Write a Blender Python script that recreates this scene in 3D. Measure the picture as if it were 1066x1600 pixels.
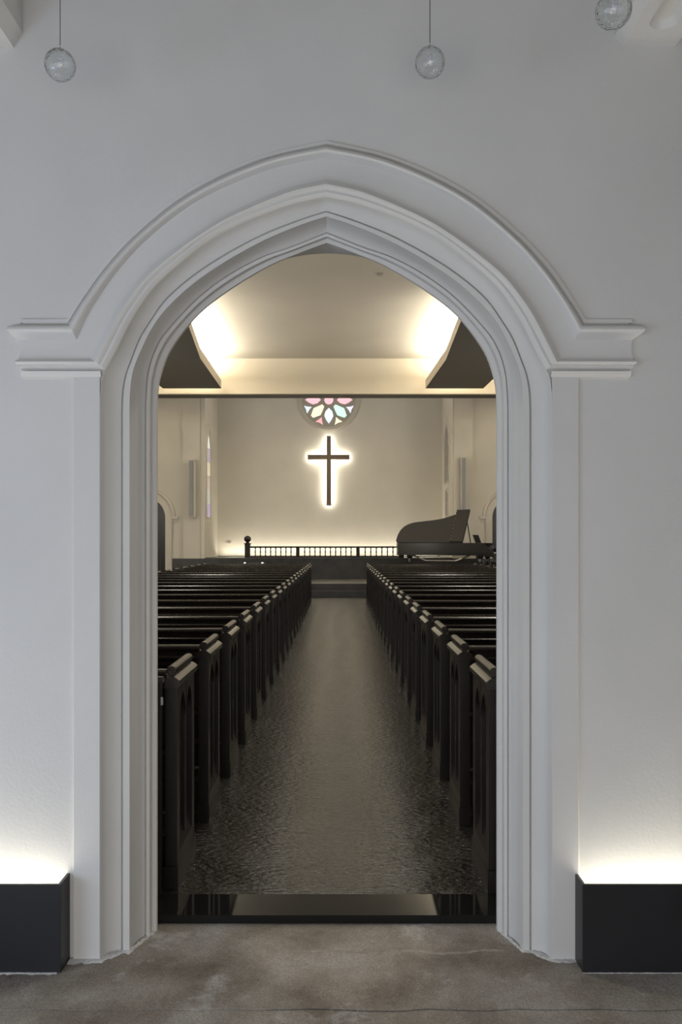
import bpy, bmesh, math, random
from mathutils import Vector, Matrix
random.seed(4)
PI = math.pi
for o in list(bpy.data.objects): bpy.data.objects.remove(o)
S = bpy.context.scene
C = S.collection

# ------------------------------------------------------------------ camera, world, light, exposure
F, PX, PY, H = 1284.0, 532.0, 845.0, 1.565      # focal (px), vanishing point, eye height over nave floor
cam_d = bpy.data.cameras.new('camera'); cam = bpy.data.objects.new('camera', cam_d); C.objects.link(cam)
cam.location = (0, 0, H); cam.rotation_euler = (PI/2, 0, 0)
cam_d.sensor_fit = 'VERTICAL'; cam_d.sensor_height = 36.0; cam_d.lens = F/1600*36
cam_d.shift_x = (533-PX)/1600; cam_d.shift_y = (PY-800)/1600
cam_d.clip_end = 200
S.camera = cam
S.view_settings.view_transform = 'Standard'; S.view_settings.look = 'None'
S.view_settings.exposure = 0.0; S.view_settings.gamma = 1.0; S.view_settings.use_curve_mapping = False

w = bpy.data.worlds.new('sky'); S.world = w; w.use_nodes = True
bg = w.node_tree.nodes['Background']; bg.inputs[0].default_value = (0.72, 0.82, 1.0, 1); bg.inputs[1].default_value = 0.5

def area(name, loc, size, power, color, direction, spread=180):
    d = bpy.data.lights.new(name, 'AREA'); d.shape = 'RECTANGLE'; d.size, d.size_y = size
    d.energy = power; d.color = color; d.spread = math.radians(spread)
    o = bpy.data.objects.new(name, d); C.objects.link(o); o.location = loc
    o.rotation_euler = Vector(direction).to_track_quat('-Z', 'Y').to_euler()
    return o
WARM = (1.0, 0.92, 0.76)
# daylight entering the porch by its street doorway and its side opening (both behind the camera)
area('porch_door_daylight', (-0.5, -1.25, 0.78), (3.0, 1.5), 54, (1.0, 0.955, 0.90), (0, 1, 0.22))
area('porch_side_daylight', (-3.2, 0.45, 1.0), (2.0, 1.5), 43, (0.60, 0.75, 1.0), (1, 0.75, 0.1))
# cove strips lying on the two ceiling wings of the nave
for x in (-4.25, 3.38):
    area('cove_strip', (x, 21.6, 6.60), (0.3, 6.4), 620, WARM, (0, 0, 1))
# added fill lamps, without fittings, under the nave ceiling (above and out of the doorway view)
for y in (6.0, 10.0, 14.0):
    for x in (-3.2, 2.6):
        area('nave_down_fill', (x, y, 7.15), (0.4, 0.4), 80, (1.0, 0.93, 0.8), (0, 0, -1))
# wall washer strip at the foot of the chancel wall
area('chancel_wall_washer', (-0.4, 28.72, 1.07), (7.5, 0.12), 36, WARM, (0, 0.35, 1))
area('chancel_fill', (-0.4, 26.5, 6.9), (7.0, 0.3), 22, (1.0, 0.93, 0.8), (0, 0.5, -1))  # added fill lamp hidden behind the header, brightens the chancel end wall

# fill lamps added to brighten the walls flanking the chancel (beside the pews, out of the doorway view)
for y in (10.0, 15.0, 20.0):
    area('nave_side_fill', (-7.3, y, 3.2), (1.1, 3.0), 95, (1.0, 0.95, 0.87), (1, 0.45, -.05))
    area('nave_side_fill', (6.5, y, 3.2), (1.1, 3.0), 78, (1.0, 0.95, 0.87), (-1, 0.45, -.05))

# ------------------------------------------------------------------ helpers
def X(px, D): return (px-PX)*D/F
def Z(py, D): return H+(PY-py)*D/F

MATS = {}
def mat(name, color, rough=0.6, metal=0.0, spec=0.5, noise=None, bump=None, emit=None, coat=0.0):
    """noise=(scale, amount, stretch)  bump=(scale, strength)"""
    if name in MATS: return MATS[name]
    m = bpy.data.materials.new(name); m.use_nodes = True; nt = m.node_tree
    b = nt.nodes['Principled BSDF']
    b.inputs['Base Color'].default_value = (*color, 1); b.inputs['Roughness'].default_value = rough
    b.inputs['Metallic'].default_value = metal; b.inputs['Specular IOR Level'].default_value = spec
    b.inputs['Coat Weight'].default_value = coat
    if noise or bump:
        tc = nt.nodes.new('ShaderNodeTexCoord')
    if noise:
        mp = nt.nodes.new('ShaderNodeMapping'); nt.links.new(tc.outputs['Object'], mp.inputs[0])
        mp.inputs['Scale'].default_value = noise[2]
        n = nt.nodes.new('ShaderNodeTexNoise'); n.inputs['Scale'].default_value = noise[0]; n.inputs['Detail'].default_value = 5
        nt.links.new(mp.outputs[0], n.inputs['Vector'])
        r = nt.nodes.new('ShaderNodeValToRGB')
        r.color_ramp.elements[0].position = .3; r.color_ramp.elements[1].position = .7
        a = noise[1]
        r.color_ramp.elements[0].color = (*[c*(1-a) for c in color], 1)
        r.color_ramp.elements[1].color = (*[min(1, c*(1+a)) for c in color], 1)
        nt.links.new(n.outputs['Fac'], r.inputs[0]); nt.links.new(r.outputs[0], b.inputs['Base Color'])
    if bump:
        n2 = nt.nodes.new('ShaderNodeTexNoise'); n2.inputs['Scale'].default_value = bump[0]; n2.inputs['Detail'].default_value = 3
        nt.links.new(tc.outputs['Object'], n2.inputs['Vector'])
        bp = nt.nodes.new('ShaderNodeBump'); bp.inputs['Strength'].default_value = bump[1]; bp.inputs['Distance'].default_value = .01
        nt.links.new(n2.outputs['Fac'], bp.inputs['Height']); nt.links.new(bp.outputs[0], b.inputs['Normal'])
    if emit:
        b.inputs['Emission Color'].default_value = (*emit[0], 1); b.inputs['Emission Strength'].default_value = emit[1]
    MATS[name] = m
    return m

one = (1, 1, 1)
PLASTER = mat('porch_plaster', (.67, .66, .64), .85, spec=.2, noise=(2.2, .03, one), bump=(90, .06))
NAVE = mat('nave_plaster', (.66, .625, .55), .85, spec=.2, noise=(1.3, .03, one))
CEIL = mat('ceiling_plaster', (.62, .58, .51), .9, spec=.1, noise=(.8, .03, one))
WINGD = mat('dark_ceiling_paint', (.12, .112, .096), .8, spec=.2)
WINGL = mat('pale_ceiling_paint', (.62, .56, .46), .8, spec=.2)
WOOD = mat('dark_pew_wood', (.013, .010, .008), .34, spec=.38, noise=(7, .35, (6, 1, 1)))
WOODR = mat('worn_dark_pew_wood', (.018, .014, .011), .24, spec=.55, noise=(7, .3, (6, 1, 1)))
CARD = mat('grey_card_holder', (.10, .085, .07), .5)
BLACKM = mat('blackened_steel', (.014, .014, .017), .42, spec=.5, noise=(3, .25, one), bump=(40, .03))
DIFF = mat('lit_diffuser', (.9, .88, .8), .5, emit=((1.0, .94, .78), 18.0))
GRANITE = mat('polished_black_granite', (.014, .014, .013), .05, spec=.22)
PIANO = mat('black_piano_lacquer', (.010, .010, .010), .14, spec=.6, coat=.5)
PIANOL = mat('satin_piano_lid', (.030, .028, .026), .5, spec=.5)
BRASS = mat('brass', (.5, .38, .16), .3, metal=1)
CHROME = mat('chrome', (.75, .75, .75), .2, metal=1)
IVORY = mat('ivory_keys', (.75, .72, .62), .35)
SPEAK = mat('grey_speaker_cloth', (.30, .30, .31), .8)
SPEAKC = mat('pale_speaker_case', (.58, .55, .48), .6)
STEPM = mat('dark_step_stone', (.035, .034, .034), .3, noise=(4, .3, one))
STEPT = mat('paler_step_tread', (.10, .095, .085), .4, noise=(4, .3, one))
CROSS = mat('brown_cross_wood', (.17, .125, .085), .6, noise=(5, .2, (6, 6, 1)))
TRACERY = mat('grey_stone_tracery', (.42, .39, .34), .8)
FRAME = mat('pale_window_frame', (.55, .51, .44), .7)
GREYGL = mat('dull_grey_glass', (.28, .27, .25), .35)

def floor_mats():
    m = bpy.data.materials.new('stained_concrete'); m.use_nodes = True; nt = m.node_tree; b = nt.nodes['Principled BSDF']
    tc = nt.nodes.new('ShaderNodeTexCoord')
    def noise(s, det, rough=.6):
        n = nt.nodes.new('ShaderNodeTexNoise'); n.inputs['Scale'].default_value = s; n.inputs['Detail'].default_value = det
        n.inputs['Roughness'].default_value = rough; nt.links.new(tc.outputs['Object'], n.inputs['Vector']); return n
    def ramp(src, stops):
        r = nt.nodes.new('ShaderNodeValToRGB'); e = r.color_ramp.elements
        e[0].position, e[0].color = stops[0][0], (*stops[0][1], 1); e[1].position, e[1].color = stops[-1][0], (*stops[-1][1], 1)
        for p, c in stops[1:-1]:
            k = e.new(p); k.color = (*c, 1)
        nt.links.new(src, r.inputs[0]); return r
    def mix(mode, fac, a, c):
        x = nt.nodes.new('ShaderNodeMixRGB'); x.blend_type = mode
        if isinstance(fac, (int, float)): x.inputs[0].default_value = fac
        else: nt.links.new(fac, x.inputs[0])
        nt.links.new(a, x.inputs[1]); nt.links.new(c, x.inputs[2]); return x
    big = ramp(noise(1.5, 6, .65).outputs['Fac'], [(.36, (.17, .138, .105)), (.5, (.32, .285, .24)), (.64, (.45, .42, .385))])
    pale = ramp(noise(3.4, 8, .7).outputs['Fac'], [(.56, (0, 0, 0)), (.70, (.8, .8, .8))])
    grain = ramp(noise(190, 2).outputs['Fac'], [(.3, (.55, .55, .55)), (.7, (1.25, 1.25, 1.25))])
    wc = nt.nodes.new('ShaderNodeRGB'); wc.outputs[0].default_value = (.60, .58, .56, 1)
    m1 = mix('MIX', pale.outputs[0], big.outputs[0], wc.outputs[0])
    m2 = mix('MULTIPLY', .8, m1.outputs[0], grain.outputs[0])
    nt.links.new(m2.outputs[0], b.inputs['Base Color']); b.inputs['Roughness'].default_value = .78
    bp = nt.nodes.new('ShaderNodeBump'); bp.inputs['Strength'].default_value = .35; bp.inputs['Distance'].default_value = .01
    nt.links.new(noise(60, 6).outputs['Fac'], bp.inputs['Height']); nt.links.new(bp.outputs[0], b.inputs['Normal'])
    MATS['concrete'] = m
    # dark hand-finished nave floor
    m = bpy.data.materials.new('dark_uneven_floor'); m.use_nodes = True; nt = m.node_tree; b = nt.nodes['Principled BSDF']
    tc = nt.nodes.new('ShaderNodeTexCoord')
    def noise2(s, det, stretch, rot=0):
        mp = nt.nodes.new('ShaderNodeMapping'); mp.inputs['Scale'].default_value = stretch; mp.inputs['Rotation'].default_value = (0, 0, rot)
        nt.links.new(tc.outputs['Object'], mp.inputs[0])
        n = nt.nodes.new('ShaderNodeTexNoise'); n.inputs['Scale'].default_value = s; n.inputs['Detail'].default_value = det
        nt.links.new(mp.outputs[0], n.inputs['Vector']); return n
    r = nt.nodes.new('ShaderNodeValToRGB'); e = r.color_ramp.elements
    e[0].position = .3; e[0].color = (.012, .012, .0115, 1); e[1].position = .72; e[1].color = (.023, .022, .020, 1)
    nt.links.new(noise2(1.6, 6, one).outputs['Fac'], r.inputs[0])
    # pale scuffs
    sc = nt.nodes.new('ShaderNodeValToRGB'); e = sc.color_ramp.elements
    e[0].position = .68; e[0].color = (0, 0, 0, 1); e[1].position = .82; e[1].color = (.4, .4, .4, 1)
    nt.links.new(noise2(9, 8, (1, 2.2, 1), .5).outputs['Fac'], sc.inputs[0])
    mx = nt.nodes.new('ShaderNodeMixRGB'); mx.inputs[2].default_value = (.16, .15, .13, 1)
    nt.links.new(sc.outputs[0], mx.inputs[0]); nt.links.new(r.outputs[0], mx.inputs[1]); fr = nt.nodes.new('ShaderNodeValToRGB'); e = fr.color_ramp.elements
    e[0].position = .34; e[0].color = (.35, .35, .35, 1); e[1].position = .68; e[1].color = (2.2, 2.1, 1.95, 1)
    nt.links.new(noise2(34, 6, (1, 1.7, 1), .3).outputs['Fac'], fr.inputs[0])
    mu = nt.nodes.new('ShaderNodeMixRGB'); mu.blend_type = 'MULTIPLY'; mu.inputs[0].default_value = 1
    nt.links.new(mx.outputs[0], mu.inputs[1]); nt.links.new(fr.outputs[0], mu.inputs[2]); nt.links.new(mu.outputs[0], b.inputs['Base Color'])
    rr = nt.nodes.new('ShaderNodeMapRange'); rr.inputs['To Min'].default_value = .14; rr.inputs['To Max'].default_value = .27
    nt.links.new(noise2(3, 4, one).outputs['Fac'], rr.inputs[0]); nt.links.new(rr.outputs[0], b.inputs['Roughness'])
    # herring-bone like trowelled relief: two diagonal stretched noises, switched by a wave across the aisle
    a1 = noise2(24, 4, (1, 1.8, 1), .4); a2 = noise2(24, 4, (1, 1.8, 1), -.4)
    wv = nt.nodes.new('ShaderNodeTexWave'); wv.inputs['Scale'].default_value = .45; wv.inputs['Distortion'].default_value = 1.5
    nt.links.new(tc.outputs['Object'], wv.inputs['Vector'])
    hm = nt.nodes.new('ShaderNodeMixRGB'); nt.links.new(wv.outputs['Fac'], hm.inputs[0])
    nt.links.new(a1.outputs['Fac'], hm.inputs[1]); nt.links.new(a2.outputs['Fac'], hm.inputs[2])
    bp = nt.nodes.new('ShaderNodeBump'); bp.inputs['Strength'].default_value = 1.0; bp.inputs['Distance'].default_value = .018; b.inputs['Specular IOR Level'].default_value = .85
    nt.links.new(hm.outputs[0], bp.inputs['Height']); nt.links.new(bp.outputs[0], b.inputs['Normal'])
    MATS['navefloor'] = m
floor_mats()

def stained(name, col, strength):
    return mat('glass_'+name, col, .2, emit=(col, strength))
def clear_glass():
    m = bpy.data.materials.new('seeded_clear_glass'); m.use_nodes = True; nt = m.node_tree; b = nt.nodes['Principled BSDF']
    b.inputs['Base Color'].default_value = (.93, .95, .95, 1); b.inputs['Roughness'].default_value = .04
    b.inputs['Transmission Weight'].default_value = 1.0; b.inputs['IOR'].default_value = 1.45
    tc = nt.nodes.new('ShaderNodeTexCoord'); v = nt.nodes.new('ShaderNodeTexVoronoi'); v.inputs['Scale'].default_value = 150
    nt.links.new(tc.outputs['Object'], v.inputs['Vector'])
    bp = nt.nodes.new('ShaderNodeBump'); bp.inputs['Strength'].default_value = .25; bp.inputs['Distance'].default_value = .003
    nt.links.new(v.outputs['Distance'], bp.inputs['Height']); nt.links.new(bp.outputs[0], b.inputs['Normal'])
    return m
GLASS = clear_glass()

class MB:
    def __init__(s): s.v = []; s.f = []
    def add(s, vs, fs):
        b = len(s.v); s.v += [tuple(v) for v in vs]; s.f += [tuple(i+b for i in f) for f in fs]; return s
    def box(s, x0, x1, y0, y1, z0, z1):
        return s.hexa([(x0,y0,z0),(x1,y0,z0),(x1,y1,z0),(x0,y1,z0),(x0,y0,z1),(x1,y0,z1),(x1,y1,z1),(x0,y1,z1)])
    def hexa(s, p):
        return s.add(p, [(3,2,1,0),(4,5,6,7),(0,1,5,4),(1,2,6,5),(2,3,7,6),(3,0,4,7)])
    def prism(s, poly, axis, a0, a1):
        """extrude a 2D polygon along axis ('x': poly is (y,z); 'y': (x,z); 'z': (x,y))"""
        n = len(poly)
        def P(p, a): return (a, p[0], p[1]) if axis == 'x' else (p[0], a, p[1]) if axis == 'y' else (p[0], p[1], a)
        vs = [P(p, a0) for p in poly]+[P(p, a1) for p in poly]
        fs = [tuple(range(n)), tuple(range(2*n-1, n-1, -1))]+[(i, n+i, n+(i+1) % n, (i+1) % n) for i in range(n)]
        return s.add(vs, fs)
    def grid(s, rows):
        n = len(rows[0]); vs = [p for r in rows for p in r]
        return s.add(vs, [(i*n+j, i*n+j+1, (i+1)*n+j+1, (i+1)*n+j) for i in range(len(rows)-1) for j in range(n-1)])
    def lathe(s, prof, seg=16, at=(0,0,0)):
        vs = []; fs = []; n = len(prof)
        for k in range(seg):
            a = 2*PI*k/seg
            vs += [(at[0]+r*math.cos(a), at[1]+r*math.sin(a), at[2]+z) for r, z in prof]
        for k in range(seg):
            for j in range(n-1):
                a = k*n+j; b = ((k+1) % seg)*n+j
                fs.append((a, b, b+1, a+1))
        return s.add(vs, fs)
    def tube(s, p0, p1, r, seg=8):
        p0 = Vector(p0); p1 = Vector(p1); d = (p1-p0).normalized()
        a = d.orthogonal().normalized(); b = d.cross(a)
        vs = []
        for p in (p0, p1): vs += [p+r*(math.cos(2*PI*k/seg)*a+math.sin(2*PI*k/seg)*b) for k in range(seg)]
        return s.add(vs, [(k, (k+1) % seg, seg+(k+1) % seg, seg+k) for k in range(seg)]+[tuple(range(seg-1, -1, -1)), tuple(range(seg, 2*seg))])
    def mesh(s, name, m, smooth=None):
        me = bpy.data.meshes.new(name); me.from_pydata(s.v, [], s.f)
        bm = bmesh.new(); bm.from_mesh(me)
        bmesh.ops.remove_doubles(bm, verts=bm.verts, dist=1e-5)
        bmesh.ops.recalc_face_normals(bm, faces=bm.faces); bm.to_mesh(me); bm.free()
        me.materials.append(m)
        if smooth is not None:
            me.polygons.foreach_set('use_smooth', [True]*len(me.polygons)); me.set_sharp_from_angle(angle=math.radians(smooth))
        return me
    def build(s, name, m, parent=None, smooth=None, bevel=0):
        o = bpy.data.objects.new(name, s.mesh(name, m, smooth)); C.objects.link(o)
        if parent: o.parent = parent
        if bevel:
            md = o.modifiers.new('bevel', 'BEVEL'); md.width = bevel; md.segments = 2; md.limit_method = 'ANGLE'
        return o
def tag(o, label, cat=None, group=None, kind=None):
    o['label'] = label
    if cat: o['category'] = cat
    if group: o['group'] = group
    if kind: o['kind'] = kind
    return o
def thing(name, label, cat, loc=(0,0,0), rz=0, group=None, kind=None):
    o = bpy.data.objects.new(name, None); C.objects.link(o); o.location = loc; o.rotation_euler = (0,0,rz); o.empty_display_size = .2
    return tag(o, label, cat, group, kind)
def struct(name, mb, m, label, cat, smooth=None, parent=None):
    o = mb.build(name, m, parent, smooth); return tag(o, label, cat, kind='structure')
def copy_tree(o, parent=None):
    c = o.copy(); C.objects.link(c); c.parent = parent
    for ch in o.children: copy_tree(ch, c)
    return c

# ------------------------------------------------------------------ curve utilities (photo pixels of the left half arch)
def catmull(P, n=24):
    out = []
    Q = [(2*P[0][0]-P[1][0], 2*P[0][1]-P[1][1])]+P+[(2*P[-1][0]-P[-2][0], 2*P[-1][1]-P[-2][1])]
    for i in range(1, len(Q)-2):
        p0, p1, p2, p3 = Q[i-1:i+3]
        for k in range(n):
            t = k/n
            out.append(tuple(.5*(2*p1[a]+(p2[a]-p0[a])*t+(2*p0[a]-5*p1[a]+4*p2[a]-p3[a])*t*t+(3*p1[a]-p0[a]-3*p2[a]+p3[a])*t**3) for a in (0, 1)))
    out.append(P[-1]); return out
def resample(P, n):
    P = catmull(P); L = [0]
    for a, b in zip(P, P[1:]): L.append(L[-1]+math.dist(a, b))
    out = []; j = 0
    for k in range(n):
        s = L[-1]*k/(n-1)
        while j < len(L)-2 and L[j+1] < s: j += 1
        t = (s-L[j])/max(1e-9, L[j+1]-L[j]); out.append(tuple(P[j][a]+(P[j+1][a]-P[j][a])*t for a in (0, 1)))
    return out
def mixc(A, B, t): return [((1-t)*a[0]+t*b[0], (1-t)*a[1]+t*b[1]) for a, b in zip(A, B)]
N = 44
cH0 = resample([(510,219.5),(428,237.5),(368,258.5),(317,282.5),(263,316),(200,370),(160,413.5),(134.5,449),(116.5,477.5),(103.5,498.5)], N)
cH1 = resample([(510,226),(430,243),(372,264),(322,288),(269,321),(207,374),(164.5,421),(137.5,458),(118,487),(107,506)], N)
cH2 = resample([(510,247),(460,255),(410,269),(344,296),(290,326),(230,374),(190,416),(163,452),(137.5,492.5),(120,531)], N)
cH3 = resample([(510,281),(455,293),(392,318.5),(335,347),(269,392),(227.5,426.5),(197.5,462.5),(175,497),(154,538),(143,561)], N)
cH4 = resample([(510,307),(455,319),(380,346.5),(320,380),(260,429.5),(232,459.5),(205,500),(184,542),(171,566),(164.5,577)], N)
cF  = resample([(510,307),(455,319),(380,346.5),(320,380),(260,429.5),(232,459.5),(205,500),(184,542),(170.5,566),(162,583),(158,600),(156,620)], N)
cG0 = resample([(510,331),(470,344),(410,368),(350,400),(300,433),(260,468),(235,503),(218.5,530),(205,564.5),(197.5,585.5),(193,610),(191.5,640)], N)
cG1 = resample([(510,339),(470,352),(410,377.5),(350,411),(300,446),(260,483.5),(238,513.5),(220,549.5),(211,572),(206.5,590),(204,615),(203.5,640)], N)
cJ0 = resample([(510,364),(455,386),(410,401.5),(360,428),(310,465),(260,518),(244,543.5),(235,567.5),(230.5,590),(228.5,615),(227.5,640)], N)
cI  = resample([(510,381),(463,398.5),(424,415),(371,446),(324,480),(294,511),(266,551),(252,588),(247.5,615),(246.5,640)], N)
cB  = resample([(510,396),(470,399.5),(430,411),(371,442),(322,476),(291,508),(263,549),(249,588),(244,615),(243,640)], N)
XC = -0.055            # axis of the doorway
def half_to_world(c, D): return [(XC if i == 0 else min(XC, X(p[0], D)), D, Z(p[1], D)) for i, p in enumerate(c)]
def mirror(pts): return [(2*XC-x, y, z) for x, y, z in pts]
ZP = -0.035            # porch floor
WD = 3.15              # porch face of the entrance wall

# ------------------------------------------------------------------ structure: porch
def wall_ring(mb, curve, y, x0, x1, zt, zb):
    """flat wall at y with an arched hole; curve = half arch world points apex->springing (left side)"""
    n = len(curve)
    for side in (0, 1):
        cv = [(x, z) for x, _, z in (curve if side == 0 else mirror(curve))]
        xe = x0 if side == 0 else x1
        inner = cv+[(cv[-1][0], zb)]
        k = int(n*.55)
        outer = [(cv[0][0]+(xe-cv[0][0])*i/k, zt) if i <= k else (xe, zt+(cv[-1][1]-zt)*(i-k)/(n-1-k)) for i in range(n)]+[(xe, zb)]
        mb.grid([[(p[0], y, p[1]) for p in inner], [(p[0], y, p[1]) for p in outer]])
mb = MB()
wall_ring(mb, half_to_world(cF, WD), WD, -3.3, 3.3, 5.4, ZP)
wall_ring(mb, half_to_world(cB, 3.60), 3.60, -7.4, 6.6, 8.4, ZP)
for xe in (-7.4, 6.6): mb.grid([[(xe, WD+.02, ZP), (xe, 3.60, ZP)], [(xe, WD+.02, 8.4), (xe, 3.60, 8.4)]])
struct('wall_entrance', mb, PLASTER, 'thick grey-white plaster wall pierced by the pointed doorway', 'wall')
def porch_floor():
    mb = MB(); random.seed(8); jit = [random.uniform(-.008, .008) for _ in range(80)]
    ys = [-1.5, 0, 1.2, 2.0, 2.797, 2.802, 2.807, 3.1, 3.436]
    xs = [-3.3+6.6*i/66 for i in range(67)]
    rows = []
    for y in ys:
        r = []
        for x in xs:
            z = ZP
            if y == 2.802: z -= .018 if x > -.25 else .004
            r.append((x, y+(jit[round((x+3.3)*10)] if 2.7 < y < 2.9 else 0), z))
        rows.append(r)
    mb.grid(rows); return mb
struct('floor_porch', porch_floor(), MATS['concrete'], 'stained grey-brown concrete porch floor with a crack', 'floor')
def ridge(pts, w, h, seed, name, par, m):
    # irregular low smear following a floor polyline
    random.seed(seed); mb = MB(); P = []
    for (xa, ya), (xb, yb) in zip(pts, pts[1:]):
        n = max(2, int(math.hypot(xb-xa, yb-ya)/.012))
        P += [(xa+(xb-xa)*i/n, ya+(yb-ya)*i/n) for i in range(n)]
    rows = [[], [], []]
    for x, y in P:
        a = w*random.uniform(.35, 1.0)
        rows[0].append((x+random.uniform(-.003, .003), y+(.03 if name == 'plaster_spill' else .004), ZP+h*random.uniform(.6, 1.0))); rows[1].append((x, y-a*.55, ZP+h*random.uniform(.3, .7))); rows[2].append((x, y-a, ZP-.001))
    mb.grid(rows); o = mb.build(name, m, par, smooth=60); return o
PF = bpy.data.objects['floor_porch']
ridge([(x*.09-.16, 3.20+.012*math.sin(x*1.7)+.004*math.sin(x*5)) for x in range(0, 10)], .016, .0025, 3, 'mortar_joint', PF, mat('pale_mortar', (.33, .295, .255), .85, noise=(40, .25, one)))
struct('wall_left', MB().box(-3.4, -3.3, -4, 3.14, ZP, .25).box(-3.4, -3.3, -4, 3.14, 2.4, 5.4).box(-3.4, -3.3, -4, -.6, .25, 2.4).box(-3.4, -3.3, 1.5, 3.14, .25, 2.4), PLASTER, 'plaster side wall of the porch with an opening to daylight', 'wall')
struct('wall_right', MB().box(3.3, 3.4, -4, 3.14, ZP, 5.4), PLASTER, 'solid plaster side wall of the porch', 'wall')
struct('wall_back', MB().box(-3.3, -2.1, -1.5, -1.35, ZP, 5.4).box(1.1, 3.3, -1.5, -1.35, ZP, 5.4).box(-2.1, 1.1, -1.5, -1.35, 2.3, 5.4), PLASTER, 'plaster street wall of the porch with a wide doorway', 'wall')
struct('ceiling_porch', MB().box(-3.4, 3.4, -4, 3.14, 5.4, 5.5), PLASTER, 'plain plaster ceiling of the porch', 'ceiling')

# door surround
sur = thing('trim_1', 'moulded white plaster pointed-arch surround with hood mould around the doorway', 'door surround', (XC, WD, ZP), kind='structure')
def local(pts): return [(x-XC, y-WD, z-ZP) for x, y, z in pts]
def sweep_arch(rows):
    mb = MB()
    for a, b in zip(rows, rows[1:]):
        mb.grid([local(a), local(b)]); mb.grid([local(mirror(a)), local(mirror(b))])
    return mb
def order_row(c, D):
    w_ = half_to_world(c, D); x = w_[-1][0]
    return w_+[(x, D, 1.2), (x, D, ZP-.005)]
prof = [(cF, 3.150), (cF, 3.138), (mixc(cF, cG0, .04), 3.142), (mixc(cF, cG0, .12), 3.156), (mixc(cF, cG0, .25), 3.173), (mixc(cF, cG0, .45), 3.190), (mixc(cF, cG0, .75), 3.204),
        (mixc(cF, cG0, .94), 3.210), (mixc(cF, cG0, .97), 3.222), (cG0, 3.222), (mixc(cG0, cG1, .08), 3.205), (mixc(cG0, cG1, .9), 3.207), (cG1, 3.214),
        (mixc(cG1, cJ0, .10), 3.230), (mixc(cG1, cJ0, .25), 3.254), (mixc(cG1, cJ0, .5), 3.286), (mixc(cG1, cJ0, .8), 3.312), (mixc(cG1, cJ0, .95), 3.320),
        (mixc(cG1, cJ0, .97), 3.330), (cJ0, 3.330), (mixc(cJ0, cI, .06), 3.318), (mixc(cJ0, cI, .33), 3.320), (mixc(cJ0, cI, .38), 3.342), (mixc(cJ0, cI, .52), 3.358),
        (mixc(cJ0, cI, .58), 3.358), (mixc(cJ0, cI, .9), 3.366), (cI, 3.385), (mixc(cI, cB, .1), 3.41), (cB, 3.60)]
sweep_arch([order_row(c, D) for c, D in prof]).build('arch_order', PLASTER, sur, smooth=32)
# hood mould with its horizontal label returns
def hood_row(c, p, ye):
    D = WD-p; r = half_to_world(c, D); xe = X(37, 3.13)-p*(1.25-.55*ye); z = r[-1][2]
    x0 = r[-1][0]
    return r+[(x0+(xe-x0)*.5, D, z), (xe, D, z), (xe, WD+.002, z)]
hood = [hood_row(cH0, -.002, 0), hood_row(cH0, .013, 0), hood_row(mixc(cH0, cH1, .75), .014, 0), hood_row(mixc(cH0, cH1, .80), .006, 0), hood_row(cH1, .006, 0)]
for t, p in ((.03, .020), (.08, .031), (.15, .040), (.24, .045), (.34, .0455), (.46, .042), (.60, .036), (.76, .028), (.92, .019)): hood.append(hood_row(mixc(cH1, cH2, t), p, 0))
hood.append(hood_row(cH2, .014, 0))
for t, p in ((.4, .012), (.75, .013), (.92, .017)): hood.append(hood_row(mixc(cH2, cH3, t), p, 0))
for t, p in ((0, .022), (.12, .034), (.24, .040), (.36, .038), (.5, .031), (.58, .026), (.63, .026), (.72, .028), (.85, .023), (1.0, .014)): hood.append(hood_row(mixc(cH3, cH4, t), p, 1))
hood.append(hood_row(cH4, .0105, 0)); hood.append(hood_row(cH4, -.002, 0))
sweep_arch(hood).build('hood_mould', PLASTER, sur, smooth=32)
for sgn in (-1, 1):
    def mx_(x): return (x-XC) if sgn < 0 else -(x-XC)
    a, b = sorted((mx_(X(114.5, 3.14)), mx_(X(156, 3.138))))
    MB().box(a, b, -.012, .002, -.005, Z(584, 3.138)-ZP).build('jamb_band', PLASTER, sur, bevel=.002)
    a, b = sorted((mx_(X(37, 3.13)-.012), mx_(X(157, 3.13))))
    zz0, zz1 = Z(588.5, 3.13)-ZP, Z(580, 3.13)-ZP
    MB().hexa([(a, -.012, zz0), (b, -.012, zz0), (b, .001, zz0), (a, .001, zz0), (a, -.024, zz1), (b, -.024, zz1), (b, .001, zz1), (a, .001, zz1)]).build('label_fillet', PLASTER, sur)

SMEAR = mat('plaster_smear', (.60, .59, .575), .9, noise=(60, .22, one))
base = [(X(108, 3.13), 3.128), (X(157, 3.13), 3.13), (X(191, 3.2), 3.200), (X(204, 3.2), 3.205), (X(228, 3.3), 3.31), (X(246, 3.38), 3.385)]
ridge(base, .034, .006, 5, 'plaster_spill', PF, SMEAR); ridge([(2*XC-x, y) for x, y in base][::-1], .020, .005, 6, 'plaster_spill', PF, SMEAR)
ridge([(-3.2, 3.042), (-1.036, 3.042)], .018, .004, 7, 'plaster_spill', PF, SMEAR); ridge([(.897, 3.042), (3.2, 3.042)], .007, .003, 9, 'plaster_spill', PF, SMEAR)
# granite threshold
struct('trim_2', MB().box(-.86, .75, 3.435, 3.64, ZP-.06, 0), GRANITE, 'polished black granite threshold slab in the doorway', 'threshold')

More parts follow.
